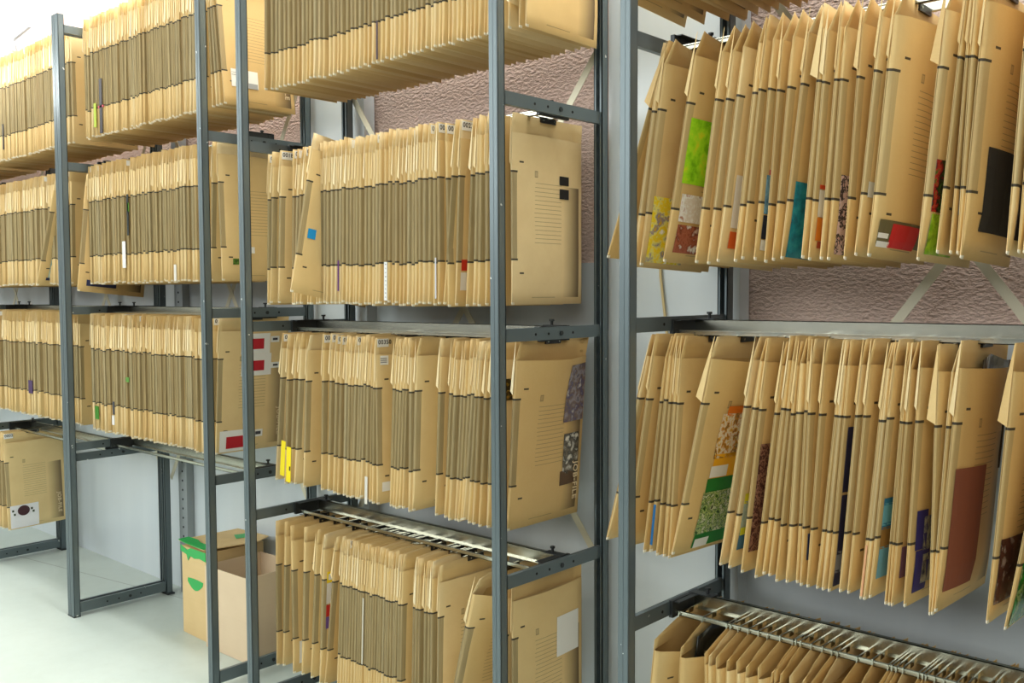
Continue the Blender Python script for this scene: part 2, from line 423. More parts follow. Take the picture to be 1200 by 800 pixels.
def flap_geo(w, length, seed):
    r = random.Random(seed); f = -BW / 2
    a = [(.0003, f + .001, -.002), (.0022, f - .0005, -.001), (.0018, f - .002, -length * .6), (.0004 + w * .1, f - .003, -length), (-w, f - .004, -length * .94), (-w * .55, f - .002, -length * .5)]
    V = a + [(x + .0003, y - .0007, z) for x, y, z in a]; F = [(5, 4, 3, 2), (5, 2, 1, 0), (6, 7, 8, 11), (11, 8, 9, 10)]
    F += [(i, (i + 1) % 6, 6 + (i + 1) % 6, 6 + i) for i in range(6)]
    return V, F, [0] * len(F)
def bag_mesh(name, geo, mat, smooth=True, rnd=0.):
    V, F, lab = geo
    me = mesh_from(name, V, F, [mat], None, smooth)
    add_uv(me, V, lab, [rnd] * len(F)); return me
def add_uv(me, co, lab, rnd):
    u1 = me.uv_layers.new(name='bag'); u2 = me.uv_layers.new(name='side')
    a, c = [], []
    for p in me.polygons:
        for li in p.loop_indices:
            v = co[me.loops[li].vertex_index]; a += [v[1], v[2]]; c += [lab[p.index], rnd[p.index]]
    u1.data.foreach_set('uv', a); u2.data.foreach_set('uv', c)
TN = .02                                     # nominal thickness; the pocket part is scaled in x
VAR = {}
for nm, e, op in (('flat', .72, 0), ('full', .20, .004), ('open', .26, .034)):
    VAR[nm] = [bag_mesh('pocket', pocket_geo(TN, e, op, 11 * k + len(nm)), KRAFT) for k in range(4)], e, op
SHEETS = [bag_mesh('back_sheet', sheet_geo(c, k), KRAFT) for k, c in enumerate((.004, .009, .014, .002, .022, .030))]
FLAPS = [bag_mesh('side_flap', flap_geo(w, l, k), INNER, False) for k, (w, l) in enumerate(((.002, .155), (.004, .150), (.008, .160), (.016, .17)))]
WINGS = [bag_mesh('side_flap', flap_geo(w, l, k), WING, False) for k, (w, l) in enumerate(((.002, .155), (.004, .150), (.008, .160), (.016, .17)))]
PEAKED = [bag_mesh('back_sheet', sheet_geo(c, k, True), KRAFT) for k, c in enumerate((.0, .006))]
def clip_mesh():
    b = MB(); b.box(-.0045, .0055, -.036, .036, -.014, .002); b.cyl((.0055, -.026, -.006), 'x', .003, .002, 1, 8); b.cyl((.0055, .026, -.006), 'x', .003, .002, 1, 8)
    b.box(-.003, .002, -.058, .052, .0025, .0045, 1); b.box(-.001, .001, -.01, .01, .001, .003, 1)
    o = b.build('clip_tmp', [BLACK, GALV]); me = o.data; bpy.data.objects.remove(o); return me
CLIP = clip_mesh()
def strip_mesh():
    b = MB(); b.box(-.002, .0015, -.060, .050, .0030, .0045); b.box(-.0015, .0015, -.062, -.058, -.010, .0045); b.box(-.002, .002, -.012, .012, -.012, .003)
    o = b.build('t', [GALV]); me = o.data; bpy.data.objects.remove(o); return me
STRIP = strip_mesh()

def patch_mesh(name, T, e, op, y0, y1, z0, z1, mat, off=.0016, xs=1.0):
    V, F = [], []
    gy = sorted({y0, y1} | {y for y in YS if y0 < y < y1}); gz = sorted({z0, z1} | {z for z in (-RIM - v * (BH - RIM) for v in VS) if z0 < z < z1})
    def on_mesh(y, z):                       # the pocket's own facets, so that a print lies on them
        yb = max([q for q in YS if q <= y] or [YS[0]]); yc = min([q for q in YS if q >= y] or [YS[-1]])
        lv_ = [-RIM - v * (BH - RIM) for v in VS]; zb = min([q for q in lv_ if q >= z] or [lv_[0]]); zc = max([q for q in lv_ if q <= z] or [lv_[-1]])
        a = 0 if yc == yb else (y - yb) / (yc - yb); c = 0 if zc == zb else (z - zb) / (zc - zb)
        f = lambda p, q: face_x(T, e, p, q, op)
        return (f(yb, zb) * (1 - a) + f(yc, zb) * a) * (1 - c) + (f(yb, zc) * (1 - a) + f(yc, zc) * a) * c
    ny, nz = len(gy), len(gz)
    for k in (0, 1):
        for z in gz:
            for y in gy: V.append((on_mesh(y, z) * xs + off + k * .0006, y, z))
    N = ny * nz
    for i in range(nz - 1):
        for j in range(ny - 1):
            a = i * ny + j; q = (a, a + 1, a + ny + 1, a + ny); F.append(q); F.append(tuple(x + N for x in reversed(q)))
    for i in range(nz - 1):
        for j in (0, ny - 1): a = i * ny + j; F.append((a, a + N, a + ny + N, a + ny))
    for j in range(ny - 1):
        for i in (0, nz - 1): a = i * ny + j; F.append((a, a + 1, a + 1 + N, a + N))
    me = mesh_from(name, V, F, [mat]); add_uv(me, V, [1] * len(F), [.5] * len(F)); return me

class Bag: pass
def make_bag(x, ztop, lean=0, T=.012, var='flat', yaw=0, pitch=0, flap=None, label='', group=None, number=None, k=0, yc=2.25, clip=True, wing=False, peak=False, curl=True):
    """x: where its back sheet hangs; ztop: top of the header, from the eye"""
    g = Bag(); g.T, g.x, g.z, g.lean, g.yc, g.pitch = T, x, ztop, lean, yc, pitch
    meshes, g.e, g.op = VAR[var]
    o = empty('hanging_paper_bag', (x, yc, E_ + ztop), (pitch, lean, yaw)); g.o = o
    tag(o, label, 'paper bag', group)
    p = link('pocket', meshes[k % 4], o); p.scale.x = T / TN; g.xs = T / TN
    link('back_sheet', PEAKED[k % 2] if peak else SHEETS[3] if number is not None else SHEETS[4 + k % 2 if T > .0155 and curl else k % 4], o)
    if flap is not None: link('side_flap', (WINGS if wing else FLAPS)[flap], o)
    if clip: link('hanger_strip' if peak else 'hanger_clip', STRIP if peak else CLIP, o, (0, 0, 0), (-pitch, 0, 0))
    if wing or peak:                         # bags in the right rack get a more golden kraft with a fainter band
        for c in o.children:
            if c.name.split('.')[0] in ('pocket', 'back_sheet'): c.material_slots[0].link = 'OBJECT'; c.material_slots[0].material = KRAFT2
    if number is not None: number_label(g, number)
    bpy.context.view_layer.update() if False else None
    return g
LABEL_W, LABEL_H = .050, .028
_lab = None
def number_label(g, txt, y0=-.163, z0=-.033, x=None):
    global _lab
    if _lab is None:
        b = MB(); b.box(0, .0008, 0, LABEL_W, 0, LABEL_H); o = b.build('t', [PAPER]); _lab = o.data; bpy.data.objects.remove(o)
    l = link('number_label', _lab, g.o, (.0022 if x is None else x, y0, z0)); l['label'] = 'white number label'
    if txt:
        t = link('printed_number', text_of(txt, .021), l, (.0011, .004, .0055), (math.pi / 2, 0, math.pi / 2))
    return l
_tm = {}
def text_of(txt, size, mat=None):
    key = (txt, size, mat)
    if key not in _tm:
        me = text_mesh(txt, size).copy(); me.materials.clear(); me.materials.append(mat or INK); _tm[key] = me
    return _tm[key]
def local(g, px, py, it=5):
    """(y, z) on the bag's face under picture point px, py"""
    X = g.x
    for _ in range(it):
        P = on_x(px, py, X); dy, dz = P.y - g.yc, P.z - g.z; ca, sa = math.cos(g.pitch), math.sin(g.pitch); y, z = dy * ca + dz * sa, dz * ca - dy * sa
        X = g.x + z * math.tan(g.lean) + face_x(TN, g.e, y, z, g.op) * g.xs
    return y, z / math.cos(g.lean)
def patch(g, mat, y0, y1, z0, z1, name='printed_sheet', label=None, off=.0016):
    y0, y1 = sorted((y0, y1)); z0, z1 = sorted((z0, z1))
    y0, y1 = max(-.155, min(y0, .15)), min(.160, max(y1, -.15)); z0, z1 = max(-BH + .006, z0), min(-.002, z1)
    o = link(name, patch_mesh(name, TN, g.e, g.op, y0, y1, z0, z1, mat, off, g.xs), g.o)
    if label: o['label'] = label
    return o
def ppatch(g, mat, x0, y0, x1, y1, name='printed_sheet', label=None, off=.0016, extra=0):
    a, b_ = local(g, x0, y0), local(g, x1, y1); s = .010 if g.pitch < -.03 and abs(x1 - x0) < 12 else 0
    return patch(g, mat, a[0] - s, b_[0] + extra, a[1], b_[1], name, label, off)
def job_file(g):
    me = text_of('JOB-FILE', .030, CREAM)
    z = -BH + .178; y = .112
    t = link('printed_lettering', me, g.o, (face_x(TN, g.e, .105, z, g.op) * g.xs + .0030, y, z), (math.pi / 2, math.pi / 2, math.pi / 2)); t['label'] = 'cream printed lettering'
    return t

ORD = 'first second third fourth fifth sixth seventh eighth ninth tenth eleventh twelfth thirteenth fourteenth fifteenth sixteenth seventeenth eighteenth nineteenth twentieth'.split()
ORD += ['twenty-' + o for o in ORD[:9]] + ['thirtieth'] + ['thirty-' + o for o in ORD[:9]]
def row(px_up, px_bot, ztop, where, group, marks, tmax=.022, opts=None, pitch=0, yaw=0, wing=False, curl=True):
    """a row of bags from the picture columns of their front edges at the upper tick and at the bottom.
    marks: index -> words for a bag that looks unlike its neighbours; opts: index -> keyword overrides"""
    xs = []
    opts = opts or {}
    for i, (a, c) in enumerate(zip(px_up, px_bot)):
        yf = opts.get(i, {}).get('yc', 2.25) - BW / 2; sp = math.sin(opts.get(i, {}).get('pitch', pitch))
        xu, xb = x_at(a, yf - Z1 * sp, ztop + Z1), x_at(c, yf + BH * sp, ztop - BH)
        sl = (xu - xb) / (BH + Z1); xs.append((xu - sl * Z1, math.atan(sl)))
    bags = []
    keys = sorted(marks)
    for i, (x, a) in enumerate(xs):
        gap = xs[i + 1][0] - x if i + 1 < len(xs) else .03
        gapb = gap
        if i + 1 < len(xs): gapb = gap - (math.tan(xs[i + 1][1]) - math.tan(a)) * .35
        T = max(.0035, min(tmax, min(gap, gapb) * .80))
        kw = dict(T=T, var='flat' if T < .014 else 'full', flap=R.choice((None, None, 0, 0, 1)) if wing else R.choice((None, 0, 0, 1, 1, 2)), wing=wing, curl=curl, pitch=pitch + R.uniform(-.004, .004), yaw=yaw + R.uniform(-.012, .012), k=R.randrange(4))
        if i in marks: lab = marks[i] + ', ' + where
        else:
            j = min(keys, key=lambda q: abs(q - i)); n = abs(i - j)
            nm = SHORT.get((group, j)) or marks[j]
            lab = 'kraft bag, %s %s of the %s, %s' % (ORD[n - 1], 'right' if i > j else 'left', nm, where)
        kw.update(opts.get(i, {}))
        bags.append(make_bag(x, ztop + R.choice((-.005, -.002, 0, 0, .002, .005)) + R.uniform(-.002, .002), a, label=lab, group=group, **kw))
    return bags
SHORT = {}
# ------------------------------------------------------------------ rack at the right
def edge_strip(g, px0, px1, py0, py1, col, name='sticker', label=None, dx=0, dy=0):
    """a thin printed strip or sticker on the folded front edge of a bag"""
    za = _zy(px0, py0) - g.z; zb = _zy(px0, py1) - g.z
    w = (x_at(px1, 2.08, g.z + za) - x_at(px0, 2.08, g.z + za))
    zm = (za + zb) / 2; xl = x_at(px0, 2.08, g.z + zm) - g.x - zm * math.tan(g.lean)
    b = MB(); b.box(xl, xl + w, -BW / 2 - .0028 - dy, -BW / 2 - .0014 - dy, min(za, zb), max(za, zb))
    o = b.build(name, [col], g.o)
    if label: o['label'] = label
    return o
def _zy(px, py, y=2.08):
    d = FW + RT * ((px - CX) / FPX) - UP * ((py - CY) / FPX); return d.z * y / d.y

G31, G32, G33, G30 = 'bags in the upper tier of the right rack', 'bags in the middle tier of the right rack', 'bags in the bottom tier of the right rack', 'bags in the top tier of the right rack'
up31 = [758.4, 764.5, 771.5, 803.9, 838.4, 851.2, 863, 881.7, 889.6, 900.1, 911.5, 922.9, 938.6, 956.1, 964, 978, 985, 1004.3, 1024.4, 1040, 1099.5, 1122.3, 1131, 1137, 1147.7, 1199, 1211, 1220, 1250]
bo31 = [707, 741, 750.5, 775.9, 814.4, 829.3, 839.8, 859.9, 869.2, 883.3, 896, 904.5, 915, 937.8, 947.4, 961.4, 970.2, 989.4, 1001.7, 1017.4, 1074.7, 1096.9, 1111.8, 1121.4, 1126.1, 1179.2, 1192, 1199, 1229]
W31 = 'right rack upper tier'
m31 = {0: 'kraft bag swung out past the nearest post with one lower corner', 2: 'kraft bag with a yellow and white printed picture', 3: 'kraft bag with a green picture above a brown one', 6: 'kraft bag with a small orange print patch',
       9: 'kraft bag with a blue print ending in a dark navy block', 12: 'kraft bag with a long teal print', 14: 'pale kraft bag with red, white and orange strip', 16: 'kraft bag with a pinkish print showing dark letters',
       18: 'kraft bag with a whitish print along its face', 19: 'wide kraft bag printed with a red block on an olive strip', 20: 'kraft bag with a broad folded side flap and a green print', 24: 'wide kraft bag with a large black rectangle'}
SHORT.update({(G31, 0): 'swung-out bag', (G31, 2): 'yellow-picture bag', (G31, 3): 'green-picture bag', (G31, 6): 'orange-patch bag', (G31, 9): 'navy-block bag', (G31, 12): 'teal-print bag', (G31, 14): 'red and orange strip bag',
              (G31, 16): 'pinkish-print bag', (G31, 18): 'whitish-print bag', (G31, 19): 'red-block bag', (G31, 20): 'broad-flap bag', (G31, 24): 'black-rectangle bag'})
wide = lambda T, f=1, v='full', **k: dict(T=T, var=v, flap=f, **k)
o31 = {0: dict(flap=3), 2: wide(.026, 2), 3: wide(.026, 2), 4: wide(.024, 1), 12: wide(.022), 19: wide(.046, 1), 20: wide(.034, 3), 24: wide(.040, 1), 14: wide(.018, 2), 17: wide(.02, 2), 13: dict(flap=3)}
B31 = row(up31, bo31, .637, W31, G31, m31, .022, o31, pitch=-.035, wing=True)

I = image_mat
yel = I('yellow_print', [(250, 250, 250), (238, 226, 90), (246, 214, 24), (240, 232, 130), (150, 140, 150), (214, 176, 30)], 26, .2, 1.)
grn = I('green_print', [(120, 190, 20), (150, 220, 30), (174, 232, 40), (214, 226, 40)], 30, .25, 2.)
brn = I('brown_print', [(236, 232, 224), (150, 78, 56), (176, 100, 76), (128, 62, 44), (220, 190, 176)], 24, .25, 3.)
wht = I('white_brown_print', [(150, 90, 66), (240, 238, 232), (226, 214, 200), (246, 246, 244), (186, 130, 104)], 26, .25, 4.)
ppatch(B31[2], yel, 767, 229, 780, 309, extra=.07)
ppatch(B31[3], grn, 810, 137, 826, 218, extra=.05); ppatch(B31[3], wht, 799, 226, 822, 262, extra=.045); ppatch(B31[3], brn, 794, 262, 817, 298, extra=.045)
ppatch(B31[6], flat(214, 96, 34), 858, 271, 866, 292, extra=.02); ppatch(B31[6], flat(226, 222, 214), 866, 205, 869, 268, extra=.02)
ppatch(B31[9], I('blue_print', [(60, 110, 150), (130, 176, 200), (60, 130, 170)], 20, .25, 5.), 900, 205, 906, 252, extra=.02); ppatch(B31[9], flat(24, 32, 54), 896, 252, 902, 281, extra=.03); ppatch(B31[9], flat(226, 228, 226), 894, 281, 899, 294, extra=.03)
ppatch(B31[9], flat(196, 50, 80), 904, 199, 908, 206, extra=.01, off=.0024)
ppatch(B31[12], I('teal_print', [(16, 106, 124), (20, 128, 146), (40, 150, 160)], 40, .25, 6.), 934, 212, 944, 305, extra=.03)
for y0, y1, c in ((216, 222, (214, 74, 30)), (222, 255, (226, 222, 210)), (255, 283, (220, 128, 34)), (283, 292, (170, 70, 40))): ppatch(B31[14], flat(*c), 960, y0, 967, y1, extra=.03)
ppatch(B31[16], I('pink_print', [(214, 180, 176), (60, 50, 52), (226, 196, 190), (220, 190, 180)], 60, .3, 7., True), 989, 205, 994, 300, extra=.03)
ppatch(B31[18], flat(214, 214, 206), 1017, 212, 1024, 232, extra=.02)
olive = flat(104, 98, 66)
ppatch(B31[19], olive, 1025, 255, 1078, 294); ppatch(B31[19], flat(238, 240, 238), 1025, 271, 1040, 279, off=.0026); ppatch(B31[19], flat(238, 240, 238), 1024, 281, 1039, 290, off=.0026)
ppatch(B31[19], flat(204, 34, 40), 1048, 261, 1067, 294, off=.0026)
for k in range(4): ppatch(B31[19], flat(226, 224, 210), 1070, 263 + k * 6, 1075, 264.2 + k * 6, off=.0026)
ppatch(B31[20], I('dark_green_print', [(20, 40, 20), (60, 90, 30), (30, 20, 16), (190, 50, 40), (40, 110, 40)], 30, .2, 8.), 1104, 186, 1110, 250, extra=.05); ppatch(B31[20], I('lime_print', [(120, 170, 20), (160, 200, 40), (90, 120, 30)], 30, .2, 9.), 1097, 250, 1101, 300, extra=.06)
ppatch(B31[22], flat(164, 172, 178), 1127, 208, 1130, 254, extra=.03)
ppatch(B31[24], flat(40, 37, 33, .9), 1159, 171, 1186, 281)
ppatch(B31[25], flat(40, 30, 30), 1197, 218, 1202, 285, extra=.03)
edge_strip(B31[0], 742.5, 747, 228, 236, flat(30, 50, 120), label='blue sticker')

up32 = [745.3, 756.6, 773.3, 777.6, 782.9, 787.5, 793.4, 821.4, 871.3, 880.7, 889.7, 908, 915.9, 922.5, 927.6, 933.9, 942.5, 946.2, 960.2, 978, 982, 987.7, 1002, 1011.8, 1028.8, 1033.2, 1038.5, 1054, 1056.5, 1061, 1072.9, 1096, 1110, 1117, 1178.3, 1222, 1246]
bo32 = [708.6, 733, 753.7, 760.7, 768, 775.9, 782.5, 786.4, 842, 852, 868, 884.5, 893.7, 901, 909, 921.7, 933, 936.9, 946, 956.7, 963, 969.8, 983, 993, 1006, 1012, 1017, 1036, 1040.9, 1044.4, 1059.3, 1089.4, 1092, 1096, 1155.2, 1175, 1203]
W32 = 'right rack middle tier'
m32 = {0: 'kraft bag whose lower corner pokes out past the nearest post', 3: 'thin kraft bag with a narrow blue edge', 7: 'wide kraft bag with pictures of jars and green salad', 9: 'kraft bag with a pale blue and yellow print', 10: 'kraft bag with a maroon patterned print',
       17: 'kraft bag with a small navy patch', 21: 'kraft bag with navy bands and barcode lines', 26: 'kraft bag with two light blue squares', 29: 'kraft bag with a dull purple patch', 30: 'kraft bag with two upright navy bottle shapes',
       31: 'kraft bag with broad pointed side flap', 33: 'wide kraft bag with a large reddish brown rectangle', 34: 'kraft bag with a dark maroon picture', 35: 'kraft bag with a green leafy picture'}
SHORT.update({(G32, 0): 'poking-out bag', (G32, 3): 'blue-edged bag', (G32, 7): 'jar and salad bag', (G32, 9): 'pale blue and yellow bag', (G32, 10): 'maroon-pattern bag', (G32, 17): 'navy-patch bag', (G32, 21): 'navy-band bag', (G32, 26): 'blue-squares bag',
              (G32, 29): 'purple-patch bag', (G32, 30): 'navy-bottles bag', (G32, 31): 'pointed-flap bag', (G32, 33): 'brown-rectangle bag', (G32, 34): 'maroon-picture bag', (G32, 35): 'leafy-picture bag'})
o32 = {6: wide(.012, 0), 7: wide(.020, 3, 'open'), 1: wide(.018, 1), 11: wide(.014, 1, 'open'), 18: wide(.016, 1), 19: wide(.016, 1, 'open'), 22: wide(.014, 1), 24: wide(.016, 1, 'open'), 30: wide(.018, 1, 'open'), 31: wide(.014, 3, 'open'), 33: wide(.028, 2, 'full'), 34: wide(.022, 3, 'open'), 35: wide(.016, 2, 'open')}
B32 = row(up32, bo32, -.117, W32, G32, m32, .016, o32, pitch=-.045, wing=True, curl=False)
jar = I('jar_print', [(150, 90, 30), (226, 180, 80), (240, 236, 220), (214, 150, 50), (120, 90, 50), (246, 220, 140)], 34, .2, 11.)
g = B32[7]
ppatch(g, flat(226, 120, 20), 855, 474, 872, 483); ppatch(g, jar, 848, 483, 868, 531); ppatch(g, flat(244, 178, 14), 838, 531, 864, 553); ppatch(g, flat(236, 236, 232), 833, 545, 850, 555, off=.0026)
ppatch(g, flat(24, 122, 40), 829, 560, 862, 632); ppatch(g, I('salad_print', [(20, 50, 20), (60, 120, 40), (190, 206, 130), (40, 90, 34), (226, 232, 190), (30, 60, 26)], 60, .2, 12.), 824, 576, 856, 614, off=.0026); ppatch(g, flat(232, 234, 230), 814, 631, 826, 638, off=.0030)
edge_strip(B32[3], 769.5, 772, 593, 640, flat(30, 110, 170), label='blue edge strip')
ppatch(B32[9], flat(214, 206, 40), 871, 578, 877, 588, extra=.02); ppatch(B32[9], I('pale_blue_print', [(150, 170, 160), (176, 190, 176), (120, 150, 150)], 22, .25, 13.), 866, 588, 874, 620, extra=.02); ppatch(B32[9], flat(200, 204, 40), 865, 618, 873, 624, off=.0026, extra=.02); ppatch(B32[9], flat(60, 110, 140), 862, 624, 870, 641, extra=.02)
ppatch(B32[10], I('maroon_pattern', [(92, 44, 40), (150, 110, 90), (66, 26, 26), (140, 96, 80)], 70, .3, 14., True), 891, 520, 899, 640, extra=.03)
ppatch(B32[17], flat(34, 48, 96), 945, 625, 950, 654, extra=.02)
for y0, y1, c in ((500, 574, (30, 28, 60)), (580, 646, (30, 28, 60)), (646, 668, (120, 122, 130)), (668, 683, (30, 28, 60))):
    yy = 988 - (y0 - 574) * .09; ppatch(B32[21], flat(*c), yy - 3, y0, yy + 4, y1, extra=.02)
for y0, y1, c in ((584, 590, (40, 120, 160)), (590, 613, (110, 180, 200)), (613, 618, (40, 120, 160)), (618, 640, (160, 120, 60)), (641, 673, (110, 170, 196))):
    yy = 1036 - (y0 - 584) * .1; ppatch(B32[26], flat(*c), yy - 3, y0, yy + 6, y1, extra=.02)
edge_strip(B32[24], 1015, 1017, 640, 700, flat(206, 150, 110), label='pinkish edge print')
ppatch(B32[29], flat(110, 76, 100), 1059, 640, 1066, 672, extra=.01)
ppatch(B32[30], flat(44, 38, 110), 1077, 598, 1084, 641); ppatch(B32[30], flat(44, 38, 110), 1075, 645, 1082, 688)
ppatch(B32[30], I('grey_bottle_print', [(120, 130, 130), (190, 180, 150), (70, 80, 100), (200, 190, 160)], 40, .3, 15.), 1085, 604, 1092, 640, extra=.03); ppatch(B32[30], I('grey_bottle_print', [(120, 130, 130), (190, 180, 150), (70, 80, 100)], 40, .3, 16.), 1083, 648, 1092, 676, extra=.03)
ppatch(B32[33], flat(134, 74, 50, .85), 1114, 550, 1136, 679)
ppatch(B32[34], I('dark_maroon_picture', [(50, 18, 18), (84, 40, 34), (60, 24, 22), (150, 130, 120)], 34, .2, 17.), 1166, 634, 1192, 692)
ppatch(B32[35], I('leaf_picture', [(16, 120, 30), (30, 150, 40), (20, 90, 30), (150, 170, 110), (60, 110, 50)], 34, .2, 18.), 1188, 664, 1200, 728, extra=.2)

top33 = [769.6, 797, 826, 831, 840, 852, 864, 875, 890, 905, 908.5, 914, 927, 940, 952, 958, 982, 1000, 1019, 1023.5, 1028, 1036, 1056, 1060.5, 1065, 1075, 1086, 1101, 1114, 1135, 1142, 1160, 1176, 1190]
W33 = 'right rack bottom tier'
z33 = -.889; n33 = len(top33)
xs = [x_at(p, 2.08, z33) for p in top33]
B33 = []
for i, x in enumerate(xs):
    T = max(.006, min(.024, ((xs[i + 1] - x) if i + 1 < n33 else .03) * .85)); v = 'open' if T > .010 else 'flat'
    if i == 0: lab, T, v = 'wide open kraft bag hanging first beside the nearest post', .048, 'open'
    elif i == 1: lab, T, v = 'wide open kraft bag with a dark film bundle inside', .044, 'open'
    else: lab = 'open-topped kraft bag, %s from the nearest post' % ORD[i]
    B33.append(make_bag(x, z33 + .018 + R.uniform(-.004, .004), (.17, .10, .06)[min(i, 2)] + R.uniform(-.012, .012), T=T, var=v, flap=None, label=lab + ', ' + W33, group=G33, k=i % 4, yaw=R.uniform(-.02, .02), pitch=.11, peak=True))

xs = [-1.37, -1.345, -1.30, -1.26, -1.235, -1.205, -1.18, -1.15, -1.125, -1.10, -1.07, -1.04, -1.01, -.98, -.95]
for i, x in enumerate(xs):
    make_bag(x, 1.327 + R.uniform(-.006, .006), (.20, .14, .10)[min(i, 2)] + R.uniform(-.02, .02), T=.016, var='full', flap=0, wing=True, group=G30, k=i % 4, pitch=-.03, yaw=R.uniform(-.05, .05),
             label='kraft bag seen from below, %s from the nearest post, top tier of the right rack' % ORD[i])

# ------------------------------------------------------------------ middle rack
def jit(l, a=.0): return [p + R.uniform(-a, a) for p in l]
G22, G23, G24, G21 = 'bags in the second tier of the middle rack', 'bags in the third tier of the middle rack', 'bags in the bottom tier of the middle rack', 'bags in the top tier of the middle rack'
W21, W22, W23, W24 = 'middle rack top tier', 'middle rack second tier', 'middle rack third tier', 'middle rack bottom tier'
p22 = [(314, 313.5), (318.5, 317), (327.5, 326), (343, 342), (347, 343.5), (351, 347), (355, 351.5), (359, 340), (361, 360), (364.5, 364), (370, 370), (374, 374), (379, 379), (383, 383), (387, 387), (392.5, 392.5), (397.5, 397), (401, 401), (405.5, 405.5), (410, 410), (414, 414), (417.5, 417.5), (420.5, 420.5), (427, 427), (431.5, 431.5), (436, 436),
       (440, 440), (444.5, 444.5), (450, 450), (455.5, 455), (460, 460), (463, 463), (468, 468), (473, 473), (477.5, 477.5), (482.5, 482.5), (486, 486), (490, 490.5), (496, 496), (502.5, 502.5), (508, 509), (511.8, 513), (522.8, 525), (529.8, 520.5), (537, 533), (551.6, 546), (557.5, 555), (562, 561), (568.5, 569), (576, 576)]
m22 = {2: 'orange-tinged kraft bag headed with number label 00184', 7: 'leaning kraft bag with a bright blue sticker', 16: 'kraft bag with a purple stripe on its lower edge', 28: 'kraft bag with a white dotted strip', 40: 'kraft bag with a faint white strip', 43: 'raised kraft bag standing proud of its row',
       44: 'kraft bag with red and white patches and label 00230'}
SHORT.update({(G22, 2): 'bag labelled 00184', (G22, 7): 'blue-stickered leaning bag', (G22, 16): 'purple-striped bag', (G22, 28): 'dotted-strip bag', (G22, 40): 'faint-strip bag', (G22, 43): 'raised bag', (G22, 44): 'red-patched bag'})
o22 = {0: dict(number='0'), 2: dict(T=.02, var='full', number='00184', flap=2), 3: dict(number='0'), 4: dict(number=''), 6: dict(number='0'), 7: dict(yc=2.225, pitch=-.18, T=.008, var='flat', flap=1), 19: dict(number=''), 26: dict(number='0'), 35: dict(number='0'), 39: dict(number='0'), 41: dict(number='002', T=.012, flap=2), 42: dict(number='00', T=.009), 43: dict(T=.006), 44: dict(number='00230', T=.014, var='full', flap=1), 45: dict(T=.008, flap=2)}
B22 = row([a for a, _ in p22], [c for _, c in p22], .538, W22, G22, m22, .012, o22)
patch(B22[7], flat(24, 150, 214), -.138, -.104, -.375, -.340, 'sticker', 'bright blue sticker')
edge_strip(B22[16], 396.3, 397.6, 305, 341, flat(90, 30, 110), label='purple stripe')
edge_strip(B22[28], 450.5, 454, 307, 352, flat(226, 226, 224), label='white dotted strip')
for k in range(9): edge_strip(B22[28], 451.8, 453, 309 + k * 4.8, 310.4 + k * 4.8, flat(60, 60, 70), 'printed_dot')
edge_strip(B22[40], 511, 512.5, 302, 350, flat(196, 196, 200), label='white strip')
ppatch(B22[44], flat(196, 44, 22), 540.5, 304, 547.5, 317, 'sticker', 'red patch'); ppatch(B22[44], flat(226, 222, 212), 539.5, 319, 546, 340, 'sticker', 'white patch')
g = make_bag(-1.925, .538, 0, T=.012, var='full', flap=0, label='last kraft bag with two black squares, second tier of middle rack', group=G22, k=1, yc=2.29)
ppatch(g, flat(26, 22, 20), 655.5, 206.5, 666, 218.5, 'printed_square'); ppatch(g, flat(26, 22, 20), 655.5, 221.5, 666, 234.5, 'printed_square')

p23 = [(328.5, 322.5), (336.5, 334.5), (344, 340), (349.5, 345), (358, 355), (377, 376), (386.5, 384.5), (392.5, 390), (398.5, 396), (404, 402.5), (408, 405.5), (411, 409), (415, 411.5), (420, 417), (423, 419.5), (426, 421.5), (430, 428.5), (434, 432), (437, 436), (440.5, 442), (460.5, 457), (464.5, 460), (468, 463.5), (472, 467.5), (475.5, 471.5), (479, 478), (486, 483), (514, 510), (527, 521.5), (531.5, 526), (539.5, 533), (543, 536), (547.5, 539.5), (552, 542.5), (556, 548), (560, 554), (567, 561), (574, 571), (580, 577)]
m23 = {0: 'first kraft bag with a yellow strip', 1: 'kraft bag with a wider yellow strip bearing a dark mark', 4: 'broad plain kraft bag with a tall header', 5: 'kraft bag with a label starting 000', 19: 'broad kraft bag headed with number label 00350', 26: 'broad kraft bag showing a printed icon and ruled lines', 38: 'kraft bag with a dark multicoloured print behind the post'}
SHORT.update({(G23, 0): 'first yellow-strip bag', (G23, 1): 'wider yellow-strip bag', (G23, 4): 'broad tall-header bag', (G23, 5): 'bag labelled 000', (G23, 19): 'bag labelled 00350', (G23, 26): 'broad icon bag', (G23, 38): 'dark-print bag'})
o23 = {0: dict(number='0', T=.009), 4: dict(T=.016, var='full', flap=0), 5: dict(number='000', T=.010, flap=0), 6: dict(number='0'), 7: dict(number='00'), 8: dict(number='0'), 12: dict(number='0'), 19: dict(T=.016, var='full', number='00350', flap=0), 26: dict(T=.024, var='full', flap=1), 27: dict(T=.010, flap=2), 36: dict(flap=2), 38: dict(T=.008)}
B23 = row([a for a, _ in p23], [c for _, c in p23], -.146, W23, G23, m23, .012, o23)
yl = flat(250, 226, 10)
edge_strip(B23[0], 329.5, 334.5, 515, 556, yl, 'yellow_strip', 'yellow strip'); edge_strip(B23[1], 337, 342.2, 523, 564, yl, 'yellow_strip', 'yellow strip', dx=.0001)
edge_strip(B23[1], 340.6, 341.8, 546, 551, flat(60, 40, 20), 'printed_mark', dy=.0012)
ppatch(B23[19], PAPER, 441.5, 417, 455, 427, 'address_label', 'small white address label'); ppatch(B23[19], PAPER, 448, 565, 458, 574, 'address_label', 'small white address label')
for k in range(3): ppatch(B23[19], flat(150, 150, 150), 443, 419.5 + k * 2.3, 453, 420.1 + k * 2.3, 'printed_line', off=.0026)
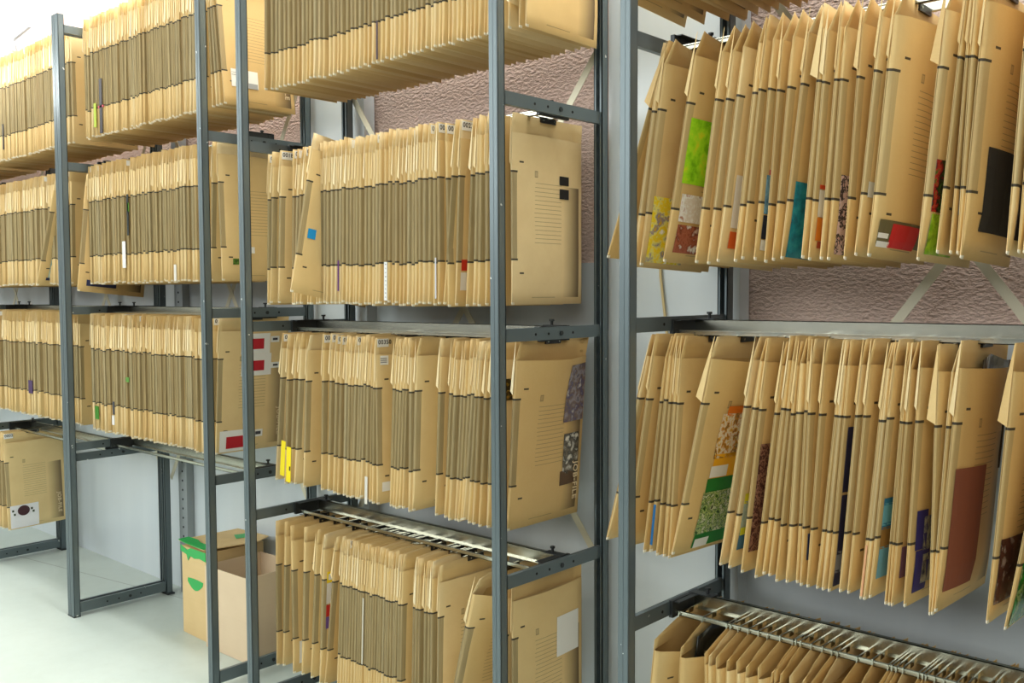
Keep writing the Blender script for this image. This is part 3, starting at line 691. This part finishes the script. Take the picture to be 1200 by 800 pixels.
edge_strip(B23[16], 428.5, 431.5, 558, 590, flat(214, 210, 200), label='white strip')
ppatch(B23[38], I('dark_multicolour_print', [(20, 16, 10), (60, 50, 20), (16, 12, 10), (170, 140, 50), (140, 40, 30)], 60, .3, 21.), 590, 444, 602, 468, extra=.05)
xl, xb_ = x_at(601, 2.08, -.32), x_at(594, 2.08, -.72)
sl = (xl - xb_) / .40
g = make_bag(xl + sl * .174, -.143, math.atan(sl), T=.022, var='open', flap=2, label='last kraft bag with two photo prints, third tier of middle rack', group=G23, k=2, pitch=.0)
ppatch(g, I('photo_print', [(60, 50, 70), (150, 140, 150), (120, 100, 90), (90, 80, 110), (200, 190, 180)], 26, .25, 22.), 671, 427, 682, 490); ppatch(g, I('photo_print', [(200, 196, 186), (110, 100, 84), (60, 56, 50), (226, 220, 206)], 30, .25, 23.), 661, 508, 675, 552); ppatch(g, flat(92, 66, 40), 656, 552, 672, 564)
job_file(g)

p24 = [(323.5, 324.5), (333, 331), (341, 343), (356, 354), (369, 365), (377, 374), (389, 380), (398.5, 395)] + [(401.4 + 2.95 * k, 398.5 + 2.98 * k) for k in range(24)] + [(484, 482), (487, 485), (490.5, 489), (497.5, 496), (501.5, 500), (505.5, 505), (513, 511.5), (544.4, 519), (588, 586)]
m24 = {0: 'first broad kraft bag', 2: 'kraft bag with a white card low on its edge', 5: 'kraft bag with yellow, red and purple edge labels', 31: 'last of the tightly packed kraft bags', 38: 'broad flat kraft bag left of the cream one', 39: 'gaping cream-lit kraft bag leaning over its row'}
SHORT.update({(G24, 0): 'first broad bag', (G24, 2): 'white-card bag', (G24, 5): 'coloured-labels bag', (G24, 31): 'last tightly packed bag', (G24, 38): 'broad flat bag', (G24, 39): 'gaping cream-lit bag'})
o24 = {0: dict(flap=None, T=.010), 1: dict(flap=None), 2: dict(flap=None, T=.012), 3: dict(flap=None, T=.012), 4: dict(flap=2), 5: dict(T=.012, flap=2), 6: dict(T=.010, flap=2), 10: dict(number='0'), 17: dict(number='0'), 38: dict(T=.012, var='full', flap=0), 39: dict(T=.040, var='open', flap=2, yc=2.235)}
B24 = row([a for a, _ in p24], [c for _, c in p24], -.874, W24, G24, m24, .010, o24)
for y0, y1, c in ((670, 682, (244, 214, 30)), (683, 696, (226, 222, 216)), (697, 706, (226, 222, 216)), (709, 721, (196, 40, 34)), (723, 735, (110, 80, 150))): ppatch(B24[5], flat(*c), 382 - (y0 - 670) * .03, y0, 387 - (y0 - 670) * .03, y1, 'edge_label', extra=.006)
ppatch(B24[5], PAPER, 384.5, 672, 388.5, 678, 'edge_label', off=.0026); ppatch(B24[2], PAPER, 350.5, 751, 355.5, 775, 'white_card', 'white card')
edge_strip(B24[16], 425, 426.6, 700, 778, flat(196, 190, 170), label='white dashed strip')
g = make_bag(-1.90, -.872, 0, T=.014, var='full', flap=0, label='last kraft bag with a pasted white card, bottom tier of middle rack', group=G24, k=3, yc=2.255)
ppatch(g, PAPER, 652.5, 723, 677, 757, 'white_card', 'white card')

n21 = 52; p21 = [311.5 + (577 - 311.5) * k / (n21 - 1) + R.uniform(-.7, .7) for k in range(n21)] + [588.5, 596, 608, 616]
m21 = {0: 'first kraft bag', 24: 'kraft bag with a dark stripe on its lower edge', 51: 'last kraft bag before the post', 54: 'kraft bag just past the post with bent corner'}
SHORT.update({(G21, 0): 'first bag', (G21, 24): 'dark-striped bag', (G21, 51): 'last bag before the post', (G21, 54): 'bent-corner bag'})
B21 = row([p - .5 for p in p21], p21, 1.343, W21, G21, m21, .012)
edge_strip(B21[24], 441.5, 443.3, 25, 70, flat(50, 20, 40), label='dark stripe')
g = make_bag(-1.872, 1.392, 0, T=.012, var='full', flap=None, label='raised last kraft bag with cream lettering, top tier of middle rack', group=G21, k=0, yc=2.275, pitch=-.10)
job_file(g)

# ------------------------------------------------------------------ left racks: the broad end bags as things, the packed rest as one mass
GE = 'end bags of the rack over the cartons'
def pair(a, c, zt):
    xu, xb = x_at(a, 2.08, zt + Z1), x_at(c, 2.08, zt - BH); sl = (xu - xb) / (BH + Z1); return xu - sl * Z1, math.atan(sl)
for i, (a, c) in enumerate(((243, 249), (246, 253.5), (249, 258), (253.5, 263))):
    x, l = pair(a, c, 1.335); last = i == 3
    g = make_bag(x, 1.335, l, T=.012, var='full' if last else 'flat', flap=0, group=GE, k=i, label='last kraft bag with a white form, top tier over the cartons' if last else 'kraft bag leaning right, %s before the last, top tier over the cartons' % ORD[2 - i])
ppatch(g, PAPER, 270, 80, 303, 106, 'white_form', 'white printed form'); job_file(g)
for k in range(2): ppatch(g, flat(60, 60, 60), 271, 84 + k * 3, 277, 85.3 + k * 3, 'printed_line', off=.0026)
ppatch(g, flat(170, 172, 176), 291, 98, 302, 106, 'printed_line', off=.0026)
for i, (a, c) in enumerate(((248, 246.5), (255.5, 260.5))):
    x, l = pair(a, c, .63)
    g = make_bag(x, .63, l, T=.012, var='full', flap=0, group=GE, k=i, label=('kraft bag before the last one, second tier over the cartons', 'last kraft bag with a green sticker, second tier over the cartons')[i])
ppatch(g, I('green_sticker', [(40, 80, 20), (90, 130, 40), (30, 60, 20)], 60, .4, 31.), 273, 303, 280, 310, 'sticker', 'green sticker'); ppatch(g, PAPER, 293, 289.5, 298.5, 297, 'sticker', 'white sticker'); ppatch(g, flat(120, 20, 30), 290, 310, 294, 318, 'sticker', 'dark red mark')
for i, (a, c) in enumerate(((248, 246), (255, 252.5))):
    x, l = pair(a, c, -.095)
    g = make_bag(x, -.095, l, T=.012, var='full', flap=(0, 1)[i], group=GE, k=i, label=('kraft bag before the last one, third tier over the cartons', 'last kraft bag with red and white labels, third tier over the cartons')[i], number='0' if i == 0 else None)
red = flat(190, 24, 40)
for (x0, y0, x1, y1), (rx0, ry0, rx1, ry1) in (((283, 391, 316, 413), (284, 397, 309, 408)), ((283, 415, 317, 438), (284, 423, 309, 433)), ((254, 506, 286, 530), (265, 512, 285, 523))):
    ppatch(g, PAPER, x0, y0, x1, y1, 'red_white_label', 'red and white label'); ppatch(g, red, rx0, ry0, rx1, ry1, 'red_panel', off=.0026)
for x0, y0, x1, y1 in ((317.5, 393.5, 327, 400), (317.5, 424, 327, 430), (297, 503, 307, 510)): ppatch(g, PAPER, x0, y0, x1, y1, 'number_label'); ppatch(g, flat(60, 60, 66), x0 + 2, y0 + 2, x1 - 2, y1 - 2.2, 'printed_number', off=.0026)
job_file(g)
GR = 'bags hanging low in the far rack'
for i, x in enumerate((-5.985, -5.945)):
    make_bag(x, -.80, .02, T=.014, var='full', flap=0, group=GR, k=i, label='narrow orange-lit kraft bag, %s before the white-label bag in the far rack' % ORD[1 - i])
g = make_bag(-5.90, -.80, 0, T=.014, var='full', flap=0, group=GR, k=2, label='kraft bag with a white label and oval emblem hanging low in the far rack', yc=2.245, pitch=.03, number='0002')
ppatch(g, flat(240, 238, 240), 8, 594, 46, 614, 'white_card', 'white label with an oval emblem')
ov = MB(); ov.cyl((0, 0, 0), 'x', 1, .0008, 0, 20); yz0, yz1 = local(g, 20, 593), local(g, 35, 602)
oo = ov.build('oval_emblem', [flat(70, 34, 40)], g.o); oo.scale = (1, abs(yz1[0] - yz0[0]) / 2, abs(yz1[1] - yz0[1]) / 2); oo.location = (face_x(TN, g.e, yz0[0], yz0[1]) * g.xs + .0065, (yz0[0] + yz1[0]) / 2, (yz0[1] + yz1[1]) / 2)
for px, py in ((14, 598), (16, 602), (36, 594), (38, 597)): ppatch(g, flat(50, 60, 30), px, py, px + 2.5, py + 2, 'printed_leaf', off=.0026)
job_file(g)
x, l = pair(65, 54, .585)
g = make_bag(x, .585, l, T=.010, var='flat', flap=None, group=GR, k=1, label='kraft bag hanging lower than its row, left of the tall left post', yc=2.225, pitch=-.05)
patch(g, flat(150, 190, 190), -.12, -.09, -.53, -.42); patch(g, flat(40, 44, 78), -.13, -.06, -.545, -.53)
g = make_bag(-4.705, .575, 0, T=.008, var='flat', flap=None, group=GR, k=2, label='kraft bag hanging lower than its row, right of the tall left post', yc=2.245, pitch=-.10)
patch(g, flat(40, 44, 78), -.13, .02, -.545, -.515); job_file(g)

def mass(name, label, rows, strips):
    V, F, MI, UVa, UVb, base = [], [], [], [], [], 0
    rr = random.Random(3)
    for zt, x0, x1, step, slant in rows:
        x = x0
        while x < x1:
            st = step * rr.uniform(.7, 1.4)
            if rr.random() < (.10 if zt > 1 else .2): st *= 2.1
            sc = min(.014, st * .80) / TN; ln = slant + rr.uniform(-.018, .018); dz = zt + E_ + rr.choice((-.004, 0, 0, .004)) + rr.uniform(-.002, .002); dy = rr.uniform(-.004, .004); rnd = rr.random()
            for q, (geo, s) in enumerate(((pocket_geo(TN, .75, 0, rr.randrange(50)), sc), (sheet_geo(.004, 1), 1), (flap_geo(*rr.choice(((.003, .16), (.006, .155), (.009, .165), (.002, .15))), 2), 1))):
                gv, gf, gl = geo; n = len(V)
                for a, b_, c in gv: V.append((x + a * s + c * math.sin(ln), 2.25 + b_ + dy, dz + c * math.cos(ln)))
                for f, l in zip(gf, gl):
                    F.append(tuple(i + n for i in f)); MI.append(1 if q == 2 else 0)
                    for i in f: UVa += [gv[i][1], gv[i][2]]; UVb += [l, rnd]
            if rr.random() < .16:      # white number card on the header
                n = len(V); V.extend([(x + .0045, 2.087, dz - .004), (x + .0045, 2.135, dz - .004), (x + .0045, 2.135, dz - .028), (x + .0045, 2.087, dz - .028)])
                F.append((n, n + 1, n + 2, n + 3)); MI.append(2); UVa += [0] * 8; UVb += [0] * 8
            x += st
    mats = [KRAFT, INNER, PAPER]
    for px0, px1, py0, py1, c in strips:
        za, zb = _zy(px0, py0), _zy(px0, py1); zm = (za + zb) / 2; xa, xb = x_at(px0, 2.074, zm), x_at(px1, 2.074, zm); n = len(V)
        V += [(x, y, z + E_) for y in (2.0735, 2.0765) for x, z in ((xa, zb), (xb, zb), (xb, za), (xa, za))]
        for f in ((0, 1, 2, 3), (7, 6, 5, 4), (0, 4, 5, 1), (1, 5, 6, 2), (2, 6, 7, 3), (3, 7, 4, 0)):
            F.append(tuple(i + n for i in f)); MI.append(len(mats)); UVa += [0] * 8; UVb += [0] * 8
        mats.append(c)
    me = mesh_from(name, V, F, mats, MI)
    a = me.uv_layers.new(name='bag'); c = me.uv_layers.new(name='side'); a.data.foreach_set('uv', UVa); c.data.foreach_set('uv', UVb)
    return tag(link(name, me), label, 'paper bags', None, 'stuff')
xe1 = pair(243, 249, 1.335)[0] - .02
mass('packed_paper_bags', 'hundreds of kraft job bags packed edge to edge in the two left racks and one added out of view',
     [(1.335, -4.69, xe1, .0165, 0), (.63, -4.685, -3.67, .023, .004), (-.095, -4.70, -3.66, .019, .006),
      (1.335, -6.05, -4.86, .0165, 0), (.63, -6.05, -4.90, .022, .01), (-.088, -6.05, -4.84, .025, .012),
      (1.335, -7.35, -6.17, .03, 0), (.63, -7.35, -6.17, .03, 0), (-.088, -7.35, -6.17, .03, 0)],  # unseen rows added beyond the far rack to keep light off the wall
     [(116.5, 119.5, 93, 157, flat(30, 20, 24)), (110, 112.5, 122, 150, flat(170, 190, 40)), (115, 121, 125, 127.5, flat(190, 40, 70)), (148.5, 150.5, 228, 276, flat(16, 24, 16)), (148.8, 150.5, 238, 248, flat(90, 160, 50)), (143.5, 147, 283, 314, flat(226, 226, 222)),
      (204, 206.5, 310, 329, flat(214, 210, 200)), (33.5, 38, 445, 460, flat(66, 40, 84)), (111.5, 115.5, 475, 490, flat(60, 130, 30)), (147.5, 151, 441.5, 447, flat(90, 140, 50)), (132, 134, 470, 485, flat(60, 60, 66)), (131.5, 134, 486, 497, flat(226, 224, 220)), (3, 4.2, 146, 176, flat(30, 26, 26))])

# film bundles standing in open pockets
def film(name, label, x, y, z, w, h, mat, cat, lean=0):
    b = MB(); n = 9; V, F = [], []
    for k in (0, 1):
        for i in range(n):
            for j in range(5):
                u = i / (n - 1); v = j / 4
                V.append((.006 * math.sin(u * 7 + k * .5 + v) + k * .004 + v * .006, (u - .5) * w, v * h + .01 * math.sin(u * 5) * v))
    N = n * 5
    for i in range(n - 1):
        for j in range(4):
            a = i * 5 + j; q = (a, a + 5, a + 6, a + 1); F.append(q); F.append(tuple(t + N for t in reversed(q)))
    for i in range(n - 1):
        for j in (0, 4): a = i * 5 + j; F.append((a, a + 5, a + 5 + N, a + N))
    for j in range(4):
        for i in (0, n - 1): a = i * 5 + j; F.append((a, a + 1, a + 1 + N, a + N))
    return tag(link(name, mesh_from(name, V, F, [mat], None, True), None, (x, y, E_ + z), (0, lean, 0)), label, cat)
fm = I('dark_film', [(30, 34, 26), (54, 56, 40), (70, 50, 44), (40, 60, 40)], 20, .15, 41.)
def infilm(g, dy, depth, w, h, mat, label):
    tn = math.tan(g.lean); film('film_bundle', label, g.x - depth * tn + .006, 2.25 + dy, g.z - depth, w, h, mat, 'film', g.lean)
infilm(B32[33], .03, .30, .20, .262, fm, 'dark shiny film bundle standing in the bag with the reddish brown rectangle')
infilm(B32[35], -.07, .30, .16, .315, plain('white_plastic_film', lin(214, 226, 232), .2), 'clear white plastic sleeve standing out of the bag with the leafy picture')
infilm(B33[1], .01, .30, .24, .27, plain('black_film', (.012, .014, .012), .2), 'black film bundle inside the second open bag beside the nearest post')

# ------------------------------------------------------------------ cartons on the floor
def board(name, c1, c2):
    m, nt, b = new_mat(name); t = NT(nt); b.inputs['Roughness'].default_value = .7
    co = t.node('ShaderNodeTexCoord').outputs['Object']; f, _ = t.noise(co, 9, 4); mp = t.node('ShaderNodeMapping'); mp.inputs['Scale'].default_value = (1, 1, 60); nt.links.new(co, mp.inputs[0]); g_, _ = t.noise(mp.outputs[0], 4, 2)
    t.put(b.inputs['Base Color'], t.mix(t.m('ADD', t.m('MULTIPLY', f, .7), t.m('MULTIPLY', g_, .3)), (*c1, 1), (*c2, 1))); return m
CB = board('plain_carton_board', lin(214, 190, 158), lin(226, 204, 172)); CB2 = board('tan_carton_board', lin(206, 176, 122), lin(222, 194, 142)); GT = plain('green_packing_tape', lin(30, 170, 76), .35)
pc = empty('carton', (-3.728, 2.36, 0), (0, 0, .03)); tag(pc, 'open plain tan carton on the floor under the empty bay', 'box')
w2, d2, h2, t2 = .165, .150, .375, .004
b = MB(); b.box(-w2, w2, -d2, -d2 + t2, .001, h2); b.build('front_panel', [CB], pc)
b = MB(); b.box(-w2, w2, d2 - t2, d2, .001, h2); b.build('back_panel', [CB], pc)
b = MB(); b.box(-w2, -w2 + t2, -d2 + t2, d2 - t2, .001, h2); b.build('side_panel', [CB], pc)
b = MB(); b.box(w2 - t2, w2, -d2 + t2, d2 - t2, .001, h2); b.build('side_panel', [CB], pc)
b = MB(); b.box(-w2 + t2, w2 - t2, -d2 + t2, d2 - t2, .001, .005); b.build('bottom_panel', [CB], pc)
b = MB(); b.bar((-w2, d2 - .003, h2), (-w2 - .02, d2 + .02, h2 + .045), .1, .004, up=(1, 0, 0)); 
gc = empty('carton', (-4.035, 2.385, 0), (0, 0, -.02)); tag(gc, 'tan carton with torn green tape and a green smile print, left of the open one', 'box')
w3, d3, h3 = .115, .150, .415
b = MB(); b.box(-w3, w3, -d3, d3, .001, h3, 0, .003); b.build('carton_body', [CB2], gc)
def flap_obj(name, pts, th, mats, parent, fm=None):
    n = len(pts); V = [tuple(p) for p in pts] + [(p[0], p[1], p[2] + th) for p in pts]
    F = [tuple(range(n - 1, -1, -1)), tuple(range(n, 2 * n))] + [(i, (i + 1) % n, n + (i + 1) % n, n + i) for i in range(n)]
    return link(name, mesh_from(name, V, F, mats), parent)
flap_obj('top_flap', [(-w3 - .012, -d3 - .006, h3 + .020), (w3 * .9, -d3 - .004, h3 + .012), (w3 * 1.6, d3 * .5, h3 + .022), (w3 * 1.4, d3, h3 + .03), (-w3, d3, h3 + .02)], .004, [CB2], gc)
tp = [(-w3 - .016, -d3 - .008, h3 + .026), (-w3 + .03, -d3 - .011, h3 + .022), (w3 * .3, -d3 - .010, h3 + .018), (w3 * .9, -d3 - .008, h3 + .018), (w3 * .9, -d3 + .05, h3 + .020), (0, -d3 + .035, h3 + .024), (-w3 * .4, -d3 + .05, h3 + .026), (-w3 - .016, -d3 + .045, h3 + .028)]
flap_obj('green_tape', tp, .0012, [GT], gc)['label'] = 'green packing tape'
# torn tape hanging down the front face
pts = [(-w3 - .004, h3 + .004), (-w3 * .5, h3 - .012), (-w3 * .2, h3 + .002), (w3, h3 + .003), (w3, h3 - .040), (w3 * .5, h3 - .034), (w3 * .1, h3 - .042), (-w3 * .25, h3 - .036), (-w3 * .42, h3 - .062), (-w3 * .55, h3 - .034), (-w3 - .004, h3 - .026)]
V = [(x, -d3 - .0025 - k * .001, z) for k in (0, 1) for x, z in pts]; n = len(pts)
link('green_tape', mesh_from('green_tape', V, [tuple(range(n)), tuple(range(2 * n - 1, n - 1, -1))] + [(i, n + i, n + (i + 1) % n, (i + 1) % n) for i in range(n)], [GT]), gc)['label'] = 'torn green packing tape'
sm = [( -.06 + .14 * u, .045 * math.sin(math.pi * (u * .9 + .05)) ) for u in [i / 12 for i in range(13)]]
pts = [(x, .262 - y * .9) for x, y in sm] + [(x + .004, .272 + .004 * math.sin(math.pi * u_)) for u_, (x, y) in reversed(list(zip([i / 12 for i in range(13)], sm)))]
V = [(x, -d3 - .001 - k * .0008, z) for k in (0, 1) for x, z in pts]; n = len(pts)
link('green_smile_print', mesh_from('green_smile_print', V, [tuple(range(n)), tuple(range(2 * n - 1, n - 1, -1))] + [(i, n + i, n + (i + 1) % n, (i + 1) % n) for i in range(n)], [GT]), gc)
flap_obj('green_tape', [(.0, .06, h3 + .0275), (.07, .03, h3 + .0275), (.085, .07, h3 + .0285), (.02, .11, h3 + .0285)], .001, [GT], gc)

# ------------------------------------------------------------------ light
def area(name, loc, aim, sx, sy, power, col=(1, 1, 1)):
    d = bpy.data.lights.new(name, 'AREA'); d.shape = 'RECTANGLE'; d.size = sx; d.size_y = sy; d.energy = power; d.color = col
    o = bpy.data.objects.new(name, d); C.objects.link(o); o.location = loc
    o.rotation_euler = (Vector(aim) - Vector(loc)).to_track_quat('-Z', 'Y').to_euler(); return o
area('ceiling_and_added_light', (-3.2, 2.05, 4.15), (-3.2, 2.15, 0), 7.0, .45, 230, (1, 1, .96))
area('ceiling_and_added_light', (-7.2, 1.7, 2.9), (-6.9, 2.5, 4.2), 4.0, .3, 110, (1, 1, .97))  # unseen uplight added to blow out the upper left wall and ceiling
area('ceiling_and_added_light', (-2.0, -1.6, 3.9), (-2.2, 2.0, 1.3), 8.0, .5, 55, (1, 1, .95))
area('added_side_light', (-6.5, -4.5, 3.3), (-3.2, 2.2, 1.4), 8.0, 1.6, 275, (.98, 1, .985))  # unseen source added to brighten bag edges and reflect in the post fronts
area('added_side_light', (2.6, -3.0, 3.3), (-2.0, 2.2, 1.3), 3.0, 1.4, 50, (1, .98, .94))  # fill added from the right to light the bags' right faces
wd = bpy.data.worlds.new('world'); S.world = wd; wd.use_nodes = True
wd.node_tree.nodes['Background'].inputs[0].default_value = (.93, .97, 1, 1); wd.node_tree.nodes['Background'].inputs[1].default_value = .08
S.view_settings.view_transform = 'Standard'; S.view_settings.look = 'None'; S.view_settings.gamma = 1; S.view_settings.exposure = 0.02
S.view_settings.use_curve_mapping = False
S.cycles.max_bounces = 8; S.cycles.diffuse_bounces = 4
